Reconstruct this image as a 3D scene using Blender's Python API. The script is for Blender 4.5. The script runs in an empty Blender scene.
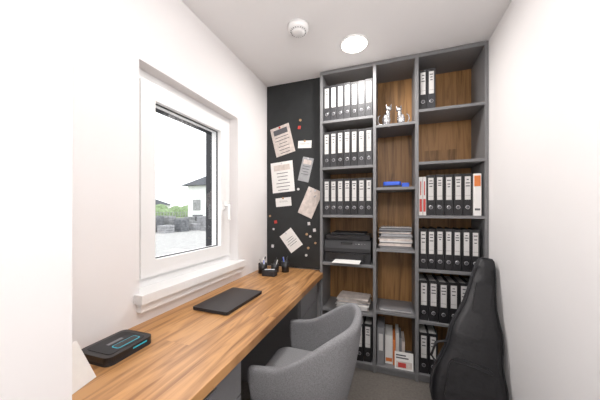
import bpy, math, random
from mathutils import Vector, Matrix
random.seed(4)
sc = bpy.context.scene
sc.view_settings.view_transform = 'Standard'
H = 2.60; CAMZ = 1.36
XL, XR = -1.158, 0.686
YB = 2.53; YF = -1.3

# ---------------------------------------------------------------- materials
def mat(name, col, rough=0.6, metal=0.0, noise=0.0, nscale=40, bump=0.0, bscale=200, emit=0, spec=0.5, alpha=1.0, bdist=0.003):
    m = bpy.data.materials.new(name); m.use_nodes = True
    nt = m.node_tree; b = nt.nodes['Principled BSDF']
    b.inputs['Base Color'].default_value = (*col, 1)
    b.inputs['Roughness'].default_value = rough
    b.inputs['Metallic'].default_value = metal
    b.inputs['Specular IOR Level'].default_value = spec
    if emit:
        b.inputs['Emission Color'].default_value = (*col, 1)
        b.inputs['Emission Strength'].default_value = emit
    if alpha < 1: b.inputs['Alpha'].default_value = alpha
    tc = nt.nodes.new('ShaderNodeTexCoord')
    if noise > 0:
        n = nt.nodes.new('ShaderNodeTexNoise'); n.inputs['Scale'].default_value = nscale; n.inputs['Detail'].default_value = 5
        nt.links.new(tc.outputs['Object'], n.inputs['Vector'])
        r = nt.nodes.new('ShaderNodeValToRGB')
        r.color_ramp.elements[0].position = 0.3; r.color_ramp.elements[1].position = 0.7
        r.color_ramp.elements[0].color = (*[c * (1 - noise) for c in col], 1)
        r.color_ramp.elements[1].color = (*[min(1, c * (1 + noise)) for c in col], 1)
        nt.links.new(n.outputs['Fac'], r.inputs['Fac']); nt.links.new(r.outputs['Color'], b.inputs['Base Color'])
    if bump > 0:
        n2 = nt.nodes.new('ShaderNodeTexNoise'); n2.inputs['Scale'].default_value = bscale; n2.inputs['Detail'].default_value = 3
        nt.links.new(tc.outputs['Object'], n2.inputs['Vector'])
        bp = nt.nodes.new('ShaderNodeBump'); bp.inputs['Strength'].default_value = bump; bp.inputs['Distance'].default_value = bdist
        nt.links.new(n2.outputs['Fac'], bp.inputs['Height']); nt.links.new(bp.outputs['Normal'], b.inputs['Normal'])
    return m

def wood(name, dark, light, grain='Y', rough=0.4, stave=0.10, slen=0.9, fine=38, dist=0.6, var=0.24):
    m = bpy.data.materials.new(name); m.use_nodes = True
    nt = m.node_tree; b = nt.nodes['Principled BSDF']; L = nt.links.new
    tc = nt.nodes.new('ShaderNodeTexCoord')
    sep = nt.nodes.new('ShaderNodeSeparateXYZ'); L(tc.outputs['Object'], sep.inputs[0])
    def M(op, a, bb=None, c=None):
        n = nt.nodes.new('ShaderNodeMath'); n.operation = op
        for i, v in enumerate((a, bb, c)):
            if v is None: continue
            if isinstance(v, (int, float)): n.inputs[i].default_value = v
            else: L(v, n.inputs[i])
        return n.outputs[0]
    if grain == 'Y': across, along = sep.outputs['X'], sep.outputs['Y']
    else: across, along = sep.outputs['X'], sep.outputs['Z']
    row = M('FLOOR', M('DIVIDE', across, stave))
    sh = M('MULTIPLY', row, 0.37 * slen)
    colm = M('FLOOR', M('DIVIDE', M('ADD', along, sh), slen))
    cid = M('MULTIPLY_ADD', colm, 7.31, M('MULTIPLY', row, 3.17))
    wn = nt.nodes.new('ShaderNodeTexWhiteNoise'); wn.noise_dimensions = '1D'; L(cid, wn.inputs['W'])
    comb = nt.nodes.new('ShaderNodeCombineXYZ')
    L(M('MULTIPLY', across, fine), comb.inputs[0]); L(M('MULTIPLY', along, 1.8), comb.inputs[1]); L(M('MULTIPLY', wn.outputs['Value'], 30), comb.inputs[2])
    ns = nt.nodes.new('ShaderNodeTexNoise'); ns.inputs['Scale'].default_value = 1.0; ns.inputs['Detail'].default_value = 7
    ns.inputs['Distortion'].default_value = dist
    L(comb.outputs[0], ns.inputs['Vector'])
    fac = M('ADD', M('MULTIPLY', ns.outputs['Fac'], 1.1), M('MULTIPLY_ADD', wn.outputs['Value'], var, -0.05-var/2))
    r = nt.nodes.new('ShaderNodeValToRGB')
    r.color_ramp.elements[0].position = 0.30; r.color_ramp.elements[0].color = (*dark, 1)
    r.color_ramp.elements[1].position = 0.62; r.color_ramp.elements[1].color = (*light, 1)
    L(fac, r.inputs['Fac']); L(r.outputs['Color'], b.inputs['Base Color'])
    b.inputs['Roughness'].default_value = rough
    bp = nt.nodes.new('ShaderNodeBump'); bp.inputs['Strength'].default_value = 0.12; bp.inputs['Distance'].default_value = 0.002
    L(ns.outputs['Fac'], bp.inputs['Height']); L(bp.outputs['Normal'], b.inputs['Normal'])
    return m

M_wall = mat('wall_paint', (0.85, 0.83, 0.83), 0.9, noise=0.01, nscale=3, bump=0.05, bscale=300, spec=0.2)
M_ceil = mat('ceiling_paint', (0.86, 0.85, 0.85), 0.95, noise=0.01, nscale=3, spec=0.2)
M_floor = mat('floor_vinyl', (0.15, 0.135, 0.12), 0.7, noise=0.18, nscale=60, bump=0.2)
M_pvc = mat('white_pvc', (0.88, 0.88, 0.88), 0.3, noise=0.005)
M_gasket = mat('rubber_gasket', (0.02, 0.02, 0.025), 0.6, noise=0.1)
M_grey = mat('grey_laminate', (0.180, 0.180, 0.186), 0.5, noise=0.04, nscale=80)
M_greyd = mat('grey_laminate_front', (0.21, 0.21, 0.22), 0.5, noise=0.03, nscale=80)
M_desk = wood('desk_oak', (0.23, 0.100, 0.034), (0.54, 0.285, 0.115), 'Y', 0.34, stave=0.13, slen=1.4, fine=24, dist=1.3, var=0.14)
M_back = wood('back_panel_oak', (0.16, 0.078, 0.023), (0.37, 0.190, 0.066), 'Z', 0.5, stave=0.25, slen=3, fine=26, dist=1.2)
M_board = mat('board_black', (0.014, 0.016, 0.017), 0.55, noise=0.15, nscale=15)
M_black = mat('black_cardboard', (0.010, 0.010, 0.012), 0.5, noise=0.2, nscale=90)
M_dgrey = mat('dark_grey_cardboard', (0.028, 0.028, 0.032), 0.5, noise=0.2, nscale=90)
M_label = mat('label_paper', (0.60, 0.59, 0.58), 0.8, noise=0.02)
M_paper = mat('paper_white', (0.80, 0.79, 0.77), 0.8, noise=0.02)
M_paper2 = mat('paper_cream', (0.62, 0.55, 0.51), 0.7, noise=0.18, nscale=25)
M_ink = mat('ink', (0.10, 0.10, 0.11), 0.8, noise=0.05)
M_red = mat('red_print', (0.50, 0.05, 0.04), 0.6, noise=0.05)
M_orange = mat('orange_print', (0.68, 0.20, 0.05), 0.6, noise=0.05)
M_sand = mat('wooden_magnet', (0.42, 0.26, 0.14), 0.6, noise=0.2)
M_blue = mat('blue_plastic', (0.02, 0.09, 0.55), 0.4, noise=0.05)
M_teal = mat('teal_light', (0.02, 0.35, 0.45), 0.3, noise=0.05, emit=0.5)
M_chrome = mat('chrome', (0.80, 0.80, 0.82), 0.18, 1.0, noise=0.02)
M_metal = mat('steel', (0.5, 0.5, 0.52), 0.3, 1.0, noise=0.02)
M_laptop = mat('laptop_lid', (0.022, 0.020, 0.022), 0.35, 0.3, noise=0.05)
M_plast = mat('black_plastic', (0.012, 0.012, 0.014), 0.3, noise=0.1)
M_plastm = mat('black_plastic_matte', (0.022, 0.022, 0.025), 0.6, noise=0.1)
M_fabric = mat('felt_fabric', (0.230, 0.230, 0.240), 0.95, noise=0.22, nscale=220, bump=0.6, bscale=400, spec=0.1)
M_fabric2 = mat('seat_fabric', (0.29, 0.29, 0.30), 0.95, noise=0.2, nscale=220, bump=0.6, bscale=400, spec=0.1)
M_nylon = mat('bag_nylon', (0.008, 0.008, 0.010), 0.42, noise=0.25, nscale=30, bump=0.5, bscale=9, bdist=0.02)
M_clear = mat('clear_plastic', (0.62, 0.63, 0.65), 0.15, noise=0.15, nscale=20, alpha=0.6)
M_lamp = mat('lamp_diffuser', (1.0, 0.95, 0.86), 0.5, emit=5.0)
M_fill_globe = mat('fill_globe_glow', (1.0, 0.975, 0.955), 0.5, emit=37.0)  # strong glow for the added, unseen globe above the camera
M_green = mat('hedge', (0.20, 0.27, 0.14), 0.9, noise=0.4, nscale=3)
M_render = mat('facade_white', (0.80, 0.80, 0.80), 0.9, noise=0.01)
M_pave = mat('paving', (0.36, 0.355, 0.345), 0.9, noise=0.12, nscale=4)
M_stone = mat('stone_blocks', (0.16, 0.165, 0.175), 0.9, noise=0.3, nscale=5)
M_stone2 = mat('stone_blocks_pale', (0.30, 0.30, 0.31), 0.9, noise=0.2, nscale=5)
M_roof = mat('roof_tiles', (0.055, 0.06, 0.07), 0.7, noise=0.2, nscale=6)
M_field = mat('field', (0.22, 0.26, 0.15), 0.9, noise=0.2, nscale=0.5)
# glass
M_glass = bpy.data.materials.new('window_glass'); M_glass.use_nodes = True
nt = M_glass.node_tree; nt.nodes.clear()
o = nt.nodes.new('ShaderNodeOutputMaterial'); mx = nt.nodes.new('ShaderNodeMixShader'); tr = nt.nodes.new('ShaderNodeBsdfTransparent')
gl = nt.nodes.new('ShaderNodeBsdfGlossy'); gl.inputs['Roughness'].default_value = 0.01
mx.inputs[0].default_value = 0.07
nt.links.new(tr.outputs[0], mx.inputs[1]); nt.links.new(gl.outputs[0], mx.inputs[2]); nt.links.new(mx.outputs[0], o.inputs[0])

# ---------------------------------------------------------------- mesh builder
class B:
    def __init__(s): s.v = []; s.f = []; s.m = []; s.mats = []; s.sm = []
    def mi(s, m):
        if m not in s.mats: s.mats.append(m)
        return s.mats.index(m)
    def add(s, vs, fs, m, T=None, smooth=False):
        n = len(s.v)
        for p in vs:
            p = Vector(p)
            s.v.append(T @ p if T is not None else p)
        k = s.mi(m)
        for f in fs: s.f.append([i + n for i in f]); s.m.append(k); s.sm.append(smooth)
    def box(s, x0, x1, y0, y1, z0, z1, m, T=None):
        vs = [(x0,y0,z0),(x1,y0,z0),(x1,y1,z0),(x0,y1,z0),(x0,y0,z1),(x1,y0,z1),(x1,y1,z1),(x0,y1,z1)]
        s.add(vs, [(0,3,2,1),(4,5,6,7),(0,1,5,4),(1,2,6,5),(2,3,7,6),(3,0,4,7)], m, T)
    def lathe(s, prof, m, T=None, seg=32, smooth=True):
        vs = []; fs = []; n = len(prof)
        for i in range(seg):
            a = 2*math.pi*i/seg
            for r, z in prof: vs.append((r*math.cos(a), r*math.sin(a), z))
        for i in range(seg):
            j = (i+1) % seg
            for k in range(n-1): fs.append((i*n+k, j*n+k, j*n+k+1, i*n+k+1))
        s.add(vs, fs, m, T, smooth)
    def cyl(s, c, r, h, m, T=None, seg=24, r2=None):
        r2 = r if r2 is None else r2
        t = Matrix.Translation(c)
        if T is not None: t = T @ t
        s.lathe([(0.0001,0),(r,0),(r2,h),(0.0001,h)], m, t, seg, False)
    def ell(s, c, rx, ry, rz, m, T=None, seg=20):
        t = Matrix.Translation(c) @ Matrix.Diagonal((rx, ry, rz, 1))
        if T is not None: t = T @ t
        s.lathe([(max(0.001, math.sin(math.pi*k/12)), -math.cos(math.pi*k/12)) for k in range(13)], m, t, seg, True)
    def prism(s, pts, z0, z1, m, T=None):
        n = len(pts)
        vs = [(x,y,z0) for x,y in pts] + [(x,y,z1) for x,y in pts]
        fs = [tuple(range(n-1,-1,-1)), tuple(range(n,2*n))] + [(i,(i+1)%n,n+(i+1)%n,n+i) for i in range(n)]
        s.add(vs, fs, m, T)
    def tube(s, pts, r, m, T=None, seg=8, closed=False):
        pts = [Vector(p) for p in pts]; n = len(pts); vs = []; fs = []
        for i, p in enumerate(pts):
            a = pts[(i-1) % n] if (closed or i > 0) else p
            b = pts[(i+1) % n] if (closed or i < n-1) else p
            t = (b-a).normalized()
            up = Vector((0,0,1)) if abs(t.z) < 0.9 else Vector((0,1,0))
            u = t.cross(up).normalized(); w = t.cross(u)
            for k in range(seg):
                an = 2*math.pi*k/seg
                vs.append(p + r*(math.cos(an)*u + math.sin(an)*w))
        for i in range(n if closed else n-1):
            j = (i+1) % n
            for k in range(seg): fs.append((i*seg+k, i*seg+(k+1)%seg, j*seg+(k+1)%seg, j*seg+k))
        if not closed:
            fs.append(tuple(range(seg))); fs.append(tuple(range((n-1)*seg, n*seg)))
        s.add(vs, fs, m, T, True)
    def build(s, name, bevel=0, seg=2, parent=None):
        c = Vector((0,0,0))
        if s.v:
            lo = Vector([min(p[i] for p in s.v) for i in range(3)]); hi = Vector([max(p[i] for p in s.v) for i in range(3)])
            c = (lo+hi)/2; c.z = lo.z
        if parent: c = Vector((0,0,0))
        me = bpy.data.meshes.new(name); me.from_pydata([p-c for p in s.v], [], s.f)
        for m in s.mats: me.materials.append(m)
        for i, p in enumerate(me.polygons): p.material_index = s.m[i]; p.use_smooth = s.sm[i]
        me.update()
        ob = bpy.data.objects.new(name, me); ob.location = c
        sc.collection.objects.link(ob)
        if bevel:
            md = ob.modifiers.new('bevel', 'BEVEL'); md.width = bevel; md.segments = seg; md.limit_method = 'ANGLE'; md.angle_limit = math.radians(50)
            md.harden_normals = False
        if parent: ob.parent = parent
        return ob

def one(name, x0,x1,y0,y1,z0,z1,m,bevel=0):
    b = B(); b.box(x0,x1,y0,y1,z0,z1,m); return b.build(name, bevel)
def rrect(x0,x1,y0,y1,r,n=6):
    pts = []
    for cx,cy,a0 in ((x1-r,y0+r,-90),(x1-r,y1-r,0),(x0+r,y1-r,90),(x0+r,y0+r,180)):
        for k in range(n+1):
            a = math.radians(a0+90*k/n); pts.append((cx+r*math.cos(a), cy+r*math.sin(a)))
    return pts
RX = lambda a: Matrix.Rotation(math.radians(a), 4, 'X')
RY = lambda a: Matrix.Rotation(math.radians(a), 4, 'Y')
RZ = lambda a: Matrix.Rotation(math.radians(a), 4, 'Z')
TR = lambda x,y,z: Matrix.Translation((x,y,z))

# ---------------------------------------------------------------- room shell
one('floor', XL-0.3, XR+0.15, YF-0.15, YB+0.15, -0.1, 0, M_floor)
one('ceiling', XL-0.3, XR+0.15, YF-0.15, YB+0.15, H, H+0.1, M_ceil)
one('wall_right', XR, XR+0.15, YF, YB, 0, H, M_wall)
one('wall_back', XL-0.3, XR+0.15, YB, YB+0.15, 0, H, M_wall)
one('wall_front', XL-0.3, XR+0.15, YF-0.15, YF, 0, H, M_wall)
# left wall with window opening
WY0, WY1, WZ0, WZ1 = 0.90, 1.755, 0.945, 2.105
b = B(); X0 = XL-0.30
b.box(X0, XL, YF, WY0, 0, H, M_wall); b.box(X0, XL, WY1, YB, 0, H, M_wall)
b.box(X0, XL, WY0, WY1, 0, WZ0-0.02, M_wall); b.box(X0, XL, WY0, WY1, WZ1, H, M_wall)
b.build('wall_left')
one('wall_jamb', XL, -0.72, 0.20, 0.387, 0, H, M_wall)
one('wall_niche', XL, -0.585, 2.292, YB, 0, H, M_wall)

# window
b = B()
def ring(b, xa, xb, y0, y1, z0, z1, w, m):
    b.box(xa,xb,y0,y0+w,z0,z1,m); b.box(xa,xb,y1-w,y1,z0,z1,m)
    b.box(xa,xb,y0+w,y1-w,z0,z0+w,m); b.box(xa,xb,y0+w,y1-w,z1-w,z1,m)
ring(b, -1.31, -1.235, WY0, WY1, WZ0-0.0198, WZ1, 0.085, M_pvc)
ring(b, -1.30, -1.215, WY0+0.055, WY1-0.055, WZ0+0.055, WZ1-0.055, 0.085, M_pvc)
ring(b, -1.256, -1.2475, WY0+0.1395, WY1-0.1395, WZ0+0.1395, WZ1-0.1395, 0.006, M_gasket)
win = b.build('window_1')
b = B(); b.box(-1.262,-1.2565, WY0+0.1405, WY1-0.1405, WZ0+0.1405, WZ1-0.1405, M_glass); g = b.build('glass_pane', parent=win); g.location = -win.location
b = B()
b.box(-1.215,-1.205, 1.640,1.670, 1.36,1.43, M_pvc)
b.cyl((0,0,0), 0.011, 0.04, M_pvc, TR(-1.205,1.655,1.395) @ RY(90))
b.box(-1.175,-1.160, 1.644,1.666, 1.285,1.405, M_pvc)
hd = b.build('handle', 0.004, parent=win); hd.location = -win.location
b = B()
b.box(-1.38,-1.35, WY0+0.0, WY1, 1.975, 1.992, M_gasket)
sb = b.build('shutter_bottom_rail', parent=win); sb.location = -win.location
b = B(); b.box(-1.45,-1.33, WY1-0.03, WY1, WZ0, WZ1, M_gasket)
sb = b.build('shutter_guide_rail', parent=win); sb.location = -win.location
b = B()
b.prism([(-1.234,0.901),(-1.157,0.901),(-1.157,0.872),(-1.105,0.872),(-1.105,1.80),(-1.157,1.80),(-1.157,1.754),(-1.234,1.754)], 0.9255, 0.950, M_pvc)
b.prism([(-1.157,0.8725),(-1.106,0.8725),(-1.106,1.7995),(-1.157,1.7995)], 0.906, 0.9253, M_pvc)
b.prism([(-1.157,0.885),(-1.125,0.885),(-1.125,1.787),(-1.157,1.787)], 0.862, 0.9055, M_pvc)
b.build('trim_window_sill')

# outside
one('ground_terrace', -15, X0, -6, 30, -0.35, -0.12, M_pave)
one('ground_field', -140, -15, -20, 140, -0.40, -0.2, M_field)
one('exterior_wall_wing', -1.97, X0, 2.35, 2.65, -0.12, 4.0, M_render)
b = B()
for gx in range(8):
    for gy in range(8):
        if random.random() < 0.45: continue
        x = -20.5+gx*1.15+random.uniform(-.1,.1); y = 12.5+gy*1.15+random.uniform(-.1,.1)
        h = random.choice([2,3,4,5,6])
        m = random.choice([M_stone,M_stone2,M_stone2])
        for k in range(h):
            for q in (0,0.36): b.box(x-.34+random.uniform(-.03,.03), x+.34, y+q-.34, y+q, -0.12+k*0.17, -0.12+k*0.17+0.15, m)
b.build('stacked_paving_stones')
b = B()
for i in range(60): b.box(-30.03,-29.97, 14+i*0.5, 14.06+i*0.5, -0.2, 1.1, M_stone2)
for zz in (0.1,0.55,1.0): b.box(-30.02,-29.98,14,44,zz,zz+0.05,M_stone2)
b.build('garden_fence')
b = B()
for i in range(34): b.ell((-50+random.uniform(-2,2)+i*0.2, 26+i*1.3, 0.2), 2.0, 2.0, random.uniform(1.2,2.6), M_green)
b.build('hedge')
def house(x0,x1,y0,y1,ze,zr):
    b = B()
    b.box(x0,x1,y0,y1,-0.2,ze,M_render)
    mx_,w_ = (x0+x1)/2, (x1-x0)*0.15
    b.add([(x0-.6,y0-.6,ze),(x1+.6,y0-.6,ze),(x1+.6,y1+.6,ze),(x0-.6,y1+.6,ze),(mx_-w_,(y0+y1)/2,zr),(mx_+w_,(y0+y1)/2,zr)],
          [(0,1,5,4),(1,2,5),(2,3,4,5),(3,0,4),(0,3,2,1)], M_roof)
    for k in range(3):
        xx = x0+0.8+k*(x1-x0-1.2)/3; b.box(xx,xx+1.1,y0-0.04,y0+0.01,1.3,2.6,M_stone2)
    for k in range(2):
        yy = y0+0.9+k*2.6; b.box(x1-0.01,x1+0.04,yy,yy+1.1,1.3,2.6,M_stone2)
    b.build('neighbour_house')
house(-23.2,-14,24.4,30,4.3,6.6)
house(-74,-64,52,60,2.9,5.2)

# ---------------------------------------------------------------- ceiling fixtures
LX, LY = -0.243, 1.895
b = B()
b.lathe([(0.001,0),(0.085,0),(0.088,0.004),(0.100,0.004),(0.103,0.010),(0.103,0.0149),(0.001,0.0149)], M_pvc, TR(LX,LY,H-0.015), 48)
b.lathe([(0.001,-0.006),(0.070,-0.0055),(0.088,-0.003),(0.094,0.003),(0.001,0.003)], M_lamp, TR(LX,LY,H-0.015), 48)
b.build('added_rear_fill_lamp')
b = B()  # unseen fill lamp behind the camera, added to brighten the room
b.lathe([(0.001,0),(0.14,0),(0.145,0.004),(0.16,0.004),(0.163,0.0299),(0.001,0.0299)], M_pvc, TR(-0.2,-0.6,H-0.03), 48)
b.lathe([(0.001,-0.003),(0.138,-0.002),(0.142,0.003),(0.001,0.003)], M_lamp, TR(-0.2,-0.6,H-0.03), 48)
b.build('added_rear_fill_lamp')
b = B()  # unseen glowing globe above the camera, added to lift walls and ceiling
b.ell((0.0,0.45,2.27),0.13,0.13,0.13,M_fill_globe)
b.tube([(0.0,0.45,2.39),(0.0,0.45,H-0.02)],0.008,M_pvc); b.cyl((0,0.45,H-0.025),0.05,0.0245,M_pvc)
b.build('added_fill_globe')
b = B()
T = TR(-0.577,1.595,H-0.05)
b.lathe([(0.001,0),(0.035,0),(0.040,0.004),(0.042,0.012),(0.058,0.014),(0.066,0.020),(0.070,0.03),(0.072,0.0499),(0.001,0.0499)], M_pvc, T, 40)
for k in range(20):
    a = k*18; b.box(0.046,0.054,-0.002,0.002,0.011,0.015, M_greyd, T @ RZ(a))
b.build('smoke_detector')

def area(name, loc, size, power, col, rot=(0,0,0), shape='DISK'):
    l = bpy.data.lights.new(name, 'AREA'); l.shape = shape; l.size = size; l.energy = power; l.color = col
    ob = bpy.data.objects.new(name, l); ob.location = loc; ob.rotation_euler = rot; sc.collection.objects.link(ob); return ob
area('added_rear_fill_light', (LX,LY,H-0.024), 0.17, 16, (1,0.965,0.93))
area('added_rear_fill_light', (-0.2,-0.6,H-0.036), 0.27, 18, (1,0.97,0.95))  # fill light of the added lamp behind the camera

# ---------------------------------------------------------------- bookcase
UX0, UX1 = -0.582, 0.684; FY, BY = 2.18, 2.515; t = 0.022
D1a, D1b, D2a, D2b = -0.125, -0.100, 0.197, 0.222
side_z = [2.154, 1.740, 1.317, 0.894, 0.485]; mid_z = [2.067, 1.547, 1.037, 0.520]
b = B()
for x0,x1 in ((UX0,UX0+t),(D1a,D1b),(D2a,D2b),(UX1-t,UX1)): b.box(x0,x1,FY,BY,0.0,H-0.005,M_grey)
cols = [(UX0+t,D1a),(D1b,D2a),(D2b,UX1-t)]
for i,(x0,x1) in enumerate(cols):
    b.box(x0,x1,FY+0.02,FY+0.04,0.0,0.045,M_grey)
    b.box(x0,x1,FY,BY,0.045,0.067,M_grey)
    b.box(x0,x1,FY,BY,H-0.035,H-0.005,M_grey)
    for z in (mid_z if i==1 else side_z): b.box(x0,x1,FY+0.002,BY-0.008,z-t,z,M_grey)
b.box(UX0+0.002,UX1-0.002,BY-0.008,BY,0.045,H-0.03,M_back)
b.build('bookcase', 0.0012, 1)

# ring binders
def binder(b, x, w, z, h=0.318, m=M_black, y0=2.20, lab=M_label, accent=None):
    y1 = y0+0.285
    b.box(x, x+0.003, y0+0.002, y1, z, z+h, m); b.box(x+w-0.003, x+w, y0+0.002, y1, z, z+h, m)
    b.box(x, x+w, y0, y0+0.004, z, z+h, m)
    b.box(x+0.006, x+w-0.006, y0+0.012, y1-0.008, z+0.008, z+h-0.016, M_paper)
    cx = x+w/2; lw = w*0.31
    b.box(cx-lw, cx+lw, y0-0.0012, y0, z+h*0.38, z+h*0.93, lab)
    zz = z+h*0.88
    for k in range(3):
        q = random.uniform(0.4,0.85)
        b.box(cx-lw*q, cx+lw*q, y0-0.0017, y0-0.001, zz-0.012, zz-0.004, accent or M_ink); zz -= random.uniform(0.016,0.03)
    b.box(cx-lw*0.9, cx+lw*0.9, y0-0.0017, y0-0.001, z+h*0.47, z+h*0.475, M_ink)
    b.lathe([(0.0115,-0.001),(0.0145,-0.0025),(0.0145,0.001),(0.0115,0.001)], M_metal, TR(cx,y0,z+h*0.2) @ RX(90), 16)
    b.cyl((0,0,0), 0.0115, 0.0006, M_ink, TR(cx,y0,z+h*0.2) @ RX(90), seg=16)
def row(x0, x1, z, n, mats=(M_black,)):
    b = B(); w = (x1-x0)/n
    for i in range(n):
        binder(b, x0+i*w+0.001, w-0.003, z+0.0005, 0.318+random.uniform(-0.003,0.003), random.choice(mats), 2.20+random.uniform(0,0.008))
    return b.build('ring_binders')
gm = (M_dgrey, M_black, M_dgrey)
row(-0.556,-0.130, side_z[0], 7, gm); row(-0.556,-0.130, side_z[1], 7, gm); row(-0.556,-0.130, side_z[2], 7, gm)
row(0.226,0.345, side_z[0], 2, gm)
row(0.280,0.592, side_z[2], 5, (M_black,))
row(0.228,0.640, side_z[3], 7, (M_black,)); row(0.228,0.640, side_z[4], 6, (M_black,)); row(0.228,0.36, 0.067, 2, (M_black,))
row(-0.34,-0.135, 0.067, 3, (M_black,))
b = B()
for x,m in ((0.226,M_paper),(0.253,M_label)):
    b.box(x, x+0.025, 2.20, 2.46, side_z[2]+.0005, side_z[2]+0.305, m)
    b.box(x+0.004, x+0.021, 2.198, 2.20, side_z[2]+0.03, side_z[2]+0.13, M_red)
    b.box(x+0.009, x+0.016, 2.198, 2.20, side_z[2]+0.16, side_z[2]+0.27, M_red)
b.build('catalogues', 0.001)
b = B()
b.box(0.596, 0.646, 2.20, 2.46, side_z[2]+.0005, side_z[2]+0.315, M_paper)
b.box(0.601, 0.641, 2.198, 2.20, side_z[2]+0.22, side_z[2]+0.30, M_orange)
b.box(0.604, 0.638, 2.198, 2.20, side_z[2]+0.04, side_z[2]+0.055, M_ink)
b.build('catalogues', 0.001)

# printer
b = B(); z = side_z[3]+0.0005
x0,x1 = -0.548,-0.145
prof = [(2.215,0.0),(2.50,0.0),(2.50,0.20),(2.235,0.20),(2.20,0.13),(2.20,0.10),(2.215,0.09)]
Tp = Matrix(((0,0,1,0),(1,0,0,0),(0,1,0,z),(0,0,0,1)))
b.prism(prof, x0, x1, M_plastm, Tp)
b.box(x0+0.01,x1-0.01,2.225,2.495,z+0.205,z+0.245,M_plast)
b.box(x0+0.05,x1-0.05,2.26,2.49,z+0.247,z+0.262,M_plastm)
b.box(x0+0.05,x1-0.05,2.208,2.216,z+0.025,z+0.085,M_plast)
b.box(x0+0.06,x1-0.06,2.185,2.22,z+0.018,z+0.026,M_plastm)
b.box(x0+0.10,x1-0.08,2.06,2.214,z+0.027,z+0.031,M_paper)
Tq = TR(0,2.2175,z+0.165) @ RX(-63)
b.box(-0.40,-0.30,-0.022,0.022,0.0,0.004,M_plast,Tq)
b.box(-0.385,-0.32,-0.015,0.015,0.004,0.005,M_greyd,Tq)
for k in range(4): b.cyl((-0.27+k*0.025,0,0.0),0.006,0.006,M_label if k==1 else M_greyd,Tq,12)
b.build('printer', 0.004)

# paper stacks
def stack(name, x0,x1,y0,y1,z,n,mats,th=(0.003,0.009), jit=6):
    b = B(); cx,cy = (x0+x1)/2,(y0+y1)/2; hw,hd = (x1-x0)/2,(y1-y0)/2; zz = z+0.0005
    for i in range(n):
        h = random.uniform(*th); T = TR(cx+random.uniform(-.006,.006), cy+random.uniform(-.006,.006), zz) @ RZ(random.uniform(-jit,jit))
        s = random.uniform(0.86,0.95)
        b.box(-hw*s,hw*s,-hd*s,hd*s,0,h,random.choice(mats),T); zz += h+0.0003
    return b.build(name)
stack('paper_stack', -0.45,-0.15, 2.21,2.42, side_z[4], 13, (M_paper,M_label,M_paper2,M_clear), (0.004,0.010))
stack('document_stack', -0.088,0.185, 2.20,2.42, mid_z[2], 20, (M_clear,M_dgrey,M_greyd,M_paper2,M_clear,M_label), (0.005,0.012), 4)
stack('magazine_stack', -0.085,0.18, 2.20,2.42, mid_z[3], 4, (M_clear,M_greyd,M_label), (0.003,0.006), 3)

# pencil case on shelf
b = B(); z = mid_z[1]+0.0005
b.box(-0.05,0.12,2.22,2.32,z,z+0.018,M_plast); b.prism(rrect(-0.045,0.095,2.225,2.30,0.02), z+0.018,z+0.050,M_blue)
b.box(0.10,0.155,2.21,2.26,z,z+0.035,M_blue)
b.build('pencil_case', 0.004)

# cat figurines
def cat(x, y, z, s, lean):
    b = B(); T = TR(x,y,z) @ Matrix.Scale(s,4)
    b.lathe([(0.001,0),(0.035,0),(0.035,0.006),(0.001,0.006)], M_chrome, T, 24)
    b.ell((0,0,0.045),0.030,0.022,0.043,M_chrome,T); b.ell((lean*0.01,0,0.085),0.017,0.015,0.035,M_chrome,T)
    b.ell((lean*0.016,-0.002,0.124),0.023,0.018,0.019,M_chrome,T)
    for sx in (-1,1):
        b.lathe([(0.009,0),(0.0045,0.013),(0.0005,0.026)], M_chrome, T @ TR(lean*0.016+sx*0.013,0,0.134) @ RY(sx*12), 12)
        b.tube([(sx*0.012,-0.016,0.075),(sx*0.013,-0.026,0.04),(sx*0.012,-0.028,0.008)],0.006,M_chrome,T)
    b.tube([(-lean*0.02,0.01,0.015),(-lean*0.05,0.008,0.02),(-lean*0.062,0.006,0.045),(-lean*0.055,0.006,0.075),(-lean*0.043,0.006,0.085)],0.005,M_chrome,T)
    b.build('cat_figurine')
cat(-0.02,2.24,mid_z[0]+0.0005,1.15,1); cat(0.095,2.25,mid_z[0]+0.0005,1.05,-1)

# bottom of the middle column: files and books
b = B(); z = 0.0675
b.box(-0.092,-0.035,2.20,2.44,z,z+0.31,M_greyd); b.box(-0.08,-0.047,2.1985,2.20,z+0.12,z+0.26,M_label)
b.build('magazine_file', 0.002)
b = B()
b.box(-0.030,0.030,2.24,2.46,z,z+0.235,M_paper); b.box(-0.025,0.025,2.2385,2.24,z+0.02,z+0.05,M_orange)
b.box(0.033,0.052,2.23,2.44,z,z+0.21,M_orange); b.box(0.054,0.080,2.25,2.44,z,z+0.26,M_label); b.box(0.082,0.10,2.24,2.44,z,z+0.23,M_greyd)
b.box(0.103,0.125,2.25,2.44,z,z+0.2,M_paper2)
b.build('books', 0.002)
b = B(); T = TR(0.1,2.188,z+0.002) @ RX(-12)
b.box(-0.055,0.085,0,0.006,0,0.13,M_paper,T); b.box(-0.045,0.075,-0.001,0,0.01,0.06,M_paper2,T); b.box(-0.03,0.03,-0.0015,-0.001,0.015,0.05,M_red,T); b.box(-0.045,0.05,-0.001,0,0.08,0.09,M_ink,T); b.box(-0.045,0.03,-0.001,0,0.1,0.11,M_ink,T)
b.build('booklet')
b = B(); b.box(-0.54,-0.36,2.22,2.46,0.0675,0.26,M_dgrey); b.box(-0.545,-0.355,2.215,2.465,0.26,0.30,M_black); b.box(-0.49,-0.41,2.218,2.22,0.15,0.2,M_label)
b.build('storage_box', 0.003)

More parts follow.
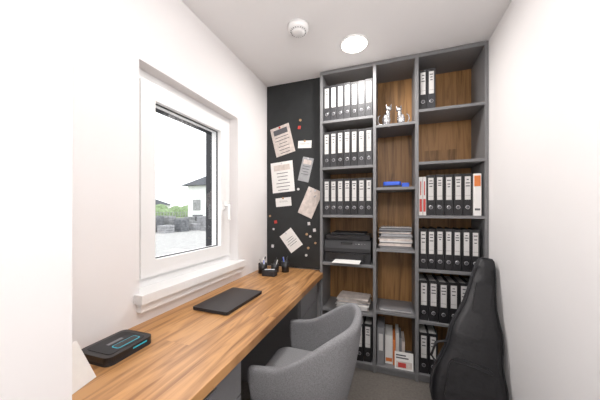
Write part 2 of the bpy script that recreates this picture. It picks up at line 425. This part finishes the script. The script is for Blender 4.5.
# ---------------------------------------------------------------- pinboard
one('magnetic_board', XL+0.002, UX0-0.003, 2.27, 2.29, 0.805, H-0.003, M_board)
def paper(name, cx, cz, w, h, tilt, m=M_paper, lines=5, acc=None, magnet=M_red, curl=0.0, colour=M_ink):
    b = B(); T = TR(cx, 2.2685, cz) @ RY(tilt)
    n = 8; vs = []; fs = []
    for i in range(n+1):
        for j in range(n+1):
            u = i/n-0.5; v = j/n-0.5
            vs.append((u*w, -0.0012-curl*(abs(u*2)**2*(0.5-v))*0.6 - (random.uniform(0,curl*0.5)), v*h))
    for i in range(n):
        for j in range(n): fs.append((i*(n+1)+j,(i+1)*(n+1)+j,(i+1)*(n+1)+j+1,i*(n+1)+j+1))
    b.add(vs, fs, m, T)
    if acc: b.box(-w*0.36,w*0.36,-0.003,-0.0014,h*0.22,h*0.40,acc,T)
    for k in range(lines):
        zz = h*(0.12-0.11*k); q = random.uniform(0.2,0.38)
        b.box(-w*q,w*q,-0.0024,-0.0014,zz,zz+h*0.02,colour,T)
    b.cyl((0,0,0),0.010,0.006,magnet,T @ TR(0,-0.0015-curl*0.2,h*0.45) @ RX(90),16)
    return b.build(name)
paper('certificate', -0.985, 2.045, 0.205, 0.29, -14, M_paper2, 6, M_ink, M_red)
paper('note_card', -0.755, 1.985, 0.135, 0.07, 3, M_paper, 2, None, M_sand)
paper('leaflet', -0.745, 1.745, 0.11, 0.23, 14, M_clear, 4, M_paper2, M_chrome)
paper('award_sheet', -0.985, 1.684, 0.235, 0.30, -5, M_paper, 6, M_paper2, M_chrome)
paper('envelope', -0.975, 1.438, 0.165, 0.085, -5, M_paper, 2, None, M_sand)
paper('crumpled_bag', -0.70, 1.43, 0.15, 0.27, 24, M_paper2, 1, M_clear, M_chrome, 0.012)
paper('postcard', -0.895, 1.065, 0.15, 0.20, -38, M_paper, 4, None, M_chrome)
b = B()
for x,zz,m in ((-.715,1.23,M_chrome),(-.735,1.13,M_sand),(-.70,1.11,M_label),(-.72,1.00,M_sand),(-1.12,1.30,M_sand),(-1.09,1.0,M_chrome),(-1.08,1.17,M_chrome),
               (-.80,2.22,M_sand),(-.81,2.15,M_red),(-.66,1.17,M_chrome),(-.65,1.05,M_sand),(-.74,.93,M_label),(-.82,1.56,M_label),(-1.06,1.24,M_red)):
    if random.random() < 0.5: b.cyl((0,0,0),random.uniform(0.010,0.014),0.006,m,TR(x,2.2695,zz) @ RX(90),18)
    else: b.box(-random.uniform(.010,.018),random.uniform(.010,.018),-.006,-.0005,-.014,.016,m,TR(x,2.2695,zz) @ RY(random.uniform(-30,30)))
b.build('fridge_magnets')

# ---------------------------------------------------------------- desk
DX = -0.553; DZ = 0.80
desk = bpy.data.objects.new('built_in_desk', None); sc.collection.objects.link(desk)
def part(b, name, bevel=0.0015):
    return b.build(name, bevel, parent=desk)
b = B()
b.box(XL+0.001, DX, 0.389, 2.178, DZ-0.04, DZ, M_desk); b.box(XL+0.001, UX0-0.002, 2.178, 2.268, DZ-0.04, DZ, M_desk)
part(b, 'worktop', 0.002)
b = B(); b.box(XL+0.01,-0.625,0.395,0.945,0.06,DZ-0.042,M_grey); b.box(XL+0.05,-0.66,0.40,0.94,0,0.06,M_grey)
for k,(z0,z1) in enumerate(((0.075,0.35),(0.356,0.56),(0.566,0.745))):
    b.box(-0.625,-0.605,0.40,0.942,z0,z1,M_greyd); b.tube([(-0.59,0.6,z1-0.03),(-0.59,0.75,z1-0.03)],0.005,M_metal)
    for yy in (0.61,0.74): b.box(-0.605,-0.588,yy-0.004,yy+0.004,z1-0.034,z1-0.026,M_metal)
part(b, 'drawer_pedestal_near')
b = B(); b.box(XL+0.01,-0.625,1.72,2.17,0.06,DZ-0.042,M_grey); b.box(XL+0.05,-0.66,1.73,2.16,0,0.06,M_grey)
for k,(z0,z1) in enumerate(((0.075,0.35),(0.356,0.56),(0.566,0.745))):
    b.box(-0.625,-0.605,1.725,2.165,z0,z1,M_greyd)
part(b, 'drawer_pedestal_far')

# laptop
b = B(); z = DZ+0.0005
Tl = TR(-0.917,1.31,z) @ RZ(-1)
b.prism(rrect(-0.117,0.117,-0.19,0.19,0.012), 0.002, 0.011, M_plastm, Tl)
b.prism(rrect(-0.118,0.118,-0.191,0.191,0.013), 0.012, 0.019, M_laptop, Tl)
b.cyl((0,0,0),0.005,0.30,M_plast,Tl @ TR(-0.114,-0.15,0.010) @ RX(-90),12)
for sx in (-.1,.1):
    for sy in (-.17,.17): b.cyl((sx,sy,0),0.006,0.003,M_plast,Tl,12)
b.build('laptop', 0.0015)

# router box
b = B(); Tl = TR(-1.02,0.70,z) @ RZ(2)
b.prism(rrect(-0.083,0.083,-0.095,0.095,0.025), 0, 0.012, M_plastm, Tl)
b.prism(rrect(-0.0825,0.0825,-0.0945,0.0945,0.025), 0.012, 0.016, M_plast, Tl)
b.prism(rrect(-0.083,0.083,-0.095,0.095,0.025), 0.016, 0.032, M_plast, Tl)
b.prism(rrect(-0.065,0.065,-0.075,0.075,0.018), 0.032, 0.0335, M_plastm, Tl)
b.prism(rrect(0.012,0.052,-0.035,0.060,0.010), 0.0335, 0.0342, M_teal, Tl)
b.prism(rrect(0.0155,0.0485,-0.0315,0.0565,0.008), 0.0342, 0.0348, M_plast, Tl)
b.box(-0.02,-0.005,-0.03,0.03,0.0335,0.034,M_greyd,Tl)
b.box(0.0835,0.0845,0.00,0.06,0.020,0.025,M_teal,Tl)
b.build('network_router', 0.001)

# pen holders
def cup(x,y,r,h,n):
    b = B(); T = TR(x,y,DZ+0.0005)
    b.lathe([(0.001,0),(r,0),(r,h),(r-0.003,h),(r-0.003,0.004),(0.001,0.004)], M_plast, T, 28)
    for k in range(n):
        a = random.uniform(0,6.28); q = r*0.55
        p0 = (q*0.4*math.cos(a+2),q*0.4*math.sin(a+2),0.006); p1 = (q*1.2*math.cos(a),q*1.2*math.sin(a),h+random.uniform(0.03,0.06))
        b.tube([p0,p1],0.004,random.choice([M_blue,M_red,M_plastm,M_metal,M_plastm,M_paper]),T)
    b.build('pen_holder')
cup(-1.06,2.00,0.040,0.085,6); cup(-0.97,2.06,0.036,0.075,5); cup(-0.885,2.10,0.034,0.095,6)
b = B(); b.prism(rrect(-1.02,-0.90,1.90,1.97,0.012), DZ+0.0005, DZ+0.045, M_plastm)
b.tube([(-1.0,1.92,DZ+0.051),(-0.92,1.95,DZ+0.051)],0.005,M_metal)
b.build('desk_organizer', 0.002)
# folded tent card standing at the desk end
b = B(); z = DZ+0.001
def leaf(p):
    n = Vector((0.001,0.0003,0)); q = [Vector(v) for v in p]; vs = q+[v+n for v in q]
    b.add(vs,[(0,1,2,3),(7,6,5,4),(0,4,5,1),(1,5,6,2),(2,6,7,3),(3,7,4,0)],M_paper)
leaf([(-0.885,0.41,z),(-0.925,0.565,z),(-0.955,0.525,z+0.135),(-0.925,0.40,z+0.135)])
leaf([(-0.975,0.41,z),(-0.99,0.55,z),(-0.956,0.525,z+0.135),(-0.926,0.40,z+0.135)])
b.build('paper_tent_card')

# ---------------------------------------------------------------- tub chair
chair = bpy.data.objects.new('tub_chair', None); sc.collection.objects.link(chair)
chair.location = (-0.415,1.265,0)
a_, b_ = 0.225, 0.262; xf = -0.195; x_c = 0.0
def se(ang, n=2.7):
    c,s_ = math.cos(ang), math.sin(ang)
    return (x_c + a_*math.copysign(abs(c)**(2/n),c), b_*math.copysign(abs(s_)**(2/n),s_))
raw = [(xf,-b_*0.97)] + [(xf*(1-k/8), -b_*(0.97+0.03*k/8)) for k in range(1,8)] + [se(math.radians(-90+180*k/60)) for k in range(61)]
raw += [(x,-y) for x,y in reversed(raw[:8])]
ln = [0]
for i in range(1,len(raw)): ln.append(ln[-1]+math.dist(raw[i],raw[i-1]))
N = 44; pts = []
for k in range(N+1):
    q = ln[-1]*k/N; i = 1
    while i < len(ln)-1 and ln[i] < q: i += 1
    f = (q-ln[i-1])/max(1e-9,ln[i]-ln[i-1]); pts.append(((raw[i-1][0]+f*(raw[i][0]-raw[i-1][0])),(raw[i-1][1]+f*(raw[i][1]-raw[i-1][1]))))
NV = 9; vs = []; fs = []
for k,(x,y) in enumerate(pts):
    bk = max(0,min(1,(x+0.06)/0.27)); bk = bk*bk*(3-2*bk)
    armt = 0.645 + 0.03*max(0,min(1,(x-xf)/0.2))
    zt = armt + (0.835-armt)*bk
    for j in range(NV+1):
        v = j/NV; z = 0.36 + (zt-0.36)*v
        s = 0.80 + 0.20*math.sin(min(1,v*1.25)*math.pi/2)
        lean = 0.045*bk*v
        fx = x*s + lean + (1-v)**2*0.03*(1 if x<-0.1 else 0)
        vs.append((fx, y*s, z))
for k in range(N):
    for j in range(NV):
        a0 = k*(NV+1)+j; fs.append((a0, a0+NV+1, a0+NV+2, a0+1))
me = bpy.data.meshes.new('shell'); me.from_pydata(vs,[],fs); me.materials.append(M_fabric)
for p in me.polygons: p.use_smooth = True
sh = bpy.data.objects.new('shell', me); sc.collection.objects.link(sh); sh.parent = chair
md = sh.modifiers.new('sol','SOLIDIFY'); md.thickness = 0.042; md.offset = 0
md = sh.modifiers.new('sub','SUBSURF'); md.levels = 2; md.render_levels = 2
def pillow(name, x0,x1,y0,y1,z0,z1,r,m):
    b = B(); b.prism(rrect(x0,x1,y0,y1,r,5), z0, z1, m)
    ob = b.build(name, 0.022, 4, parent=chair)
    for p in ob.data.polygons: p.use_smooth = True
    return ob
pillow('seat', -0.24,0.195,-0.215,0.215,0.40,0.50,0.07,M_fabric2)
pillow('seat_base', -0.20,0.17,-0.20,0.20,0.345,0.402,0.06,M_fabric)
b = B()
for sx in (-1,1):
    for sy in (-1,1):
        b.tube([(sx*0.13-0.01,sy*0.15,0.35),(sx*0.20-0.01,sy*0.215,0.002)],0.012,M_plastm)
b.build('legs', parent=chair)

# ---------------------------------------------------------------- guitar bag
prof = [(0.0,0.10),(0.012,0.145),(0.04,0.176),(0.10,0.197),(0.18,0.203),(0.26,0.194),(0.33,0.172),(0.39,0.156),(0.45,0.149),(0.52,0.145),(0.58,0.133),(0.64,0.112),(0.71,0.092),(0.80,0.078),(0.90,0.066),(0.98,0.052),(1.01,0.043),(1.025,0.03)]
out = [(w,zv) for zv,w in prof] + [(-w,zv) for zv,w in reversed(prof)]
dens = []
n = len(out)
for i in range(n):
    p, q = out[i], out[(i+1)%n]; m_ = 3 if abs(p[1]-q[1])>0.03 or abs(p[0]-q[0])>0.05 else 1
    for k in range(m_): dens.append((p[0]+(q[0]-p[0])*k/m_, p[1]+(q[1]-p[1])*k/m_))
out = dens; n = len(out)
def inset(d):
    r = []
    for i,(x,z) in enumerate(out):
        a = out[i-1]; c = out[(i+1)%n]; tx,tz = c[0]-a[0], c[1]-a[1]; l = math.hypot(tx,tz) or 1
        r.append((x - tz/l*d, z + tx/l*d))
    return r
b = B()
dirT = Vector((0.196,0.22,1.0))
zax = dirT.normalized(); xax = Vector((1,0,0)); xax = (xax - zax*xax.dot(zax)).normalized(); yax = zax.cross(xax)
R = Matrix((( xax.x,yax.x,zax.x,0),(xax.y,yax.y,zax.y,0),(xax.z,yax.z,zax.z,0),(0,0,0,1)))
T = TR(0.432,1.82,0.045) @ R @ RZ(-4)
layers = [(0.045,-0.066),(0.020,-0.060),(0.006,-0.046),(0,-0.020),(0,0.012),(0.004,0.038),(0.018,0.052),(0.045,0.058)]
vs = []; fs = []
tf = lambda zv: 1.0 if zv < 0.5 else max(0.55, 1-(zv-0.5)*1.6)
for d,yv in layers:
    for (x,zv),(ox,oz) in zip(inset(d), out):
        if oz > 0.97: x,zv = ox*(1-d*5), oz-d*0.5
        vs.append((x, yv*tf(zv), zv))
for l in range(len(layers)-1):
    for i in range(n):
        fs.append((l*n+i, l*n+(i+1)%n, (l+1)*n+(i+1)%n, (l+1)*n+i))
fs.append(tuple(range(n-1,-1,-1))); fs.append(tuple(range((len(layers)-1)*n, len(layers)*n)))
b.add(vs, fs, M_nylon, T, True)
for yv in (-0.050,-0.012,0.024):
    dd = 0.004 if yv < -0.03 else -0.001
    b.tube([((x - math.copysign(dd,x)), yv*tf(z), z) for x,z in out], 0.0035, M_dgrey if yv>-0.03 else M_plastm, T, 6, True)
b.prism(rrect(-0.125,0.125,0.08,0.36,0.06), 0.0, 0.018, M_nylon, T @ TR(0,-0.062,0) @ RX(90))
b.tube([(-0.10,-0.081,0.335),(0,-0.082,0.342),(0.10,-0.081,0.335)],0.0025,M_dgrey,T)
b.prism(rrect(-0.045,0.045,0.66,0.86,0.02), 0.0, 0.012, M_nylon, T @ TR(0,-0.040,0) @ RX(90))
b.tube([(-0.195,-0.02,0.28),(-0.225,-0.02,0.31),(-0.21,-0.02,0.40),(-0.150,-0.02,0.43)],0.009,M_plastm,T)
b.build('guitar_bag')

# ---------------------------------------------------------------- world
w = bpy.data.worlds.new('sky'); sc.world = w; w.use_nodes = True
bg = w.node_tree.nodes['Background']; bg.inputs[0].default_value = (0.95,0.975,1.0,1); bg.inputs[1].default_value = 2.9

# ---------------------------------------------------------------- camera
cam = bpy.data.cameras.new('camera'); co = bpy.data.objects.new('camera', cam); sc.collection.objects.link(co)
cam.sensor_width = 36; cam.sensor_fit = 'HORIZONTAL'; cam.lens = 36*251/600; cam.clip_start = 0.02; cam.clip_end = 300
cam.shift_y = 10/600
co.location = (0,0,CAMZ); co.rotation_euler = (math.radians(90),0,math.radians(19.5))
sc.camera = co
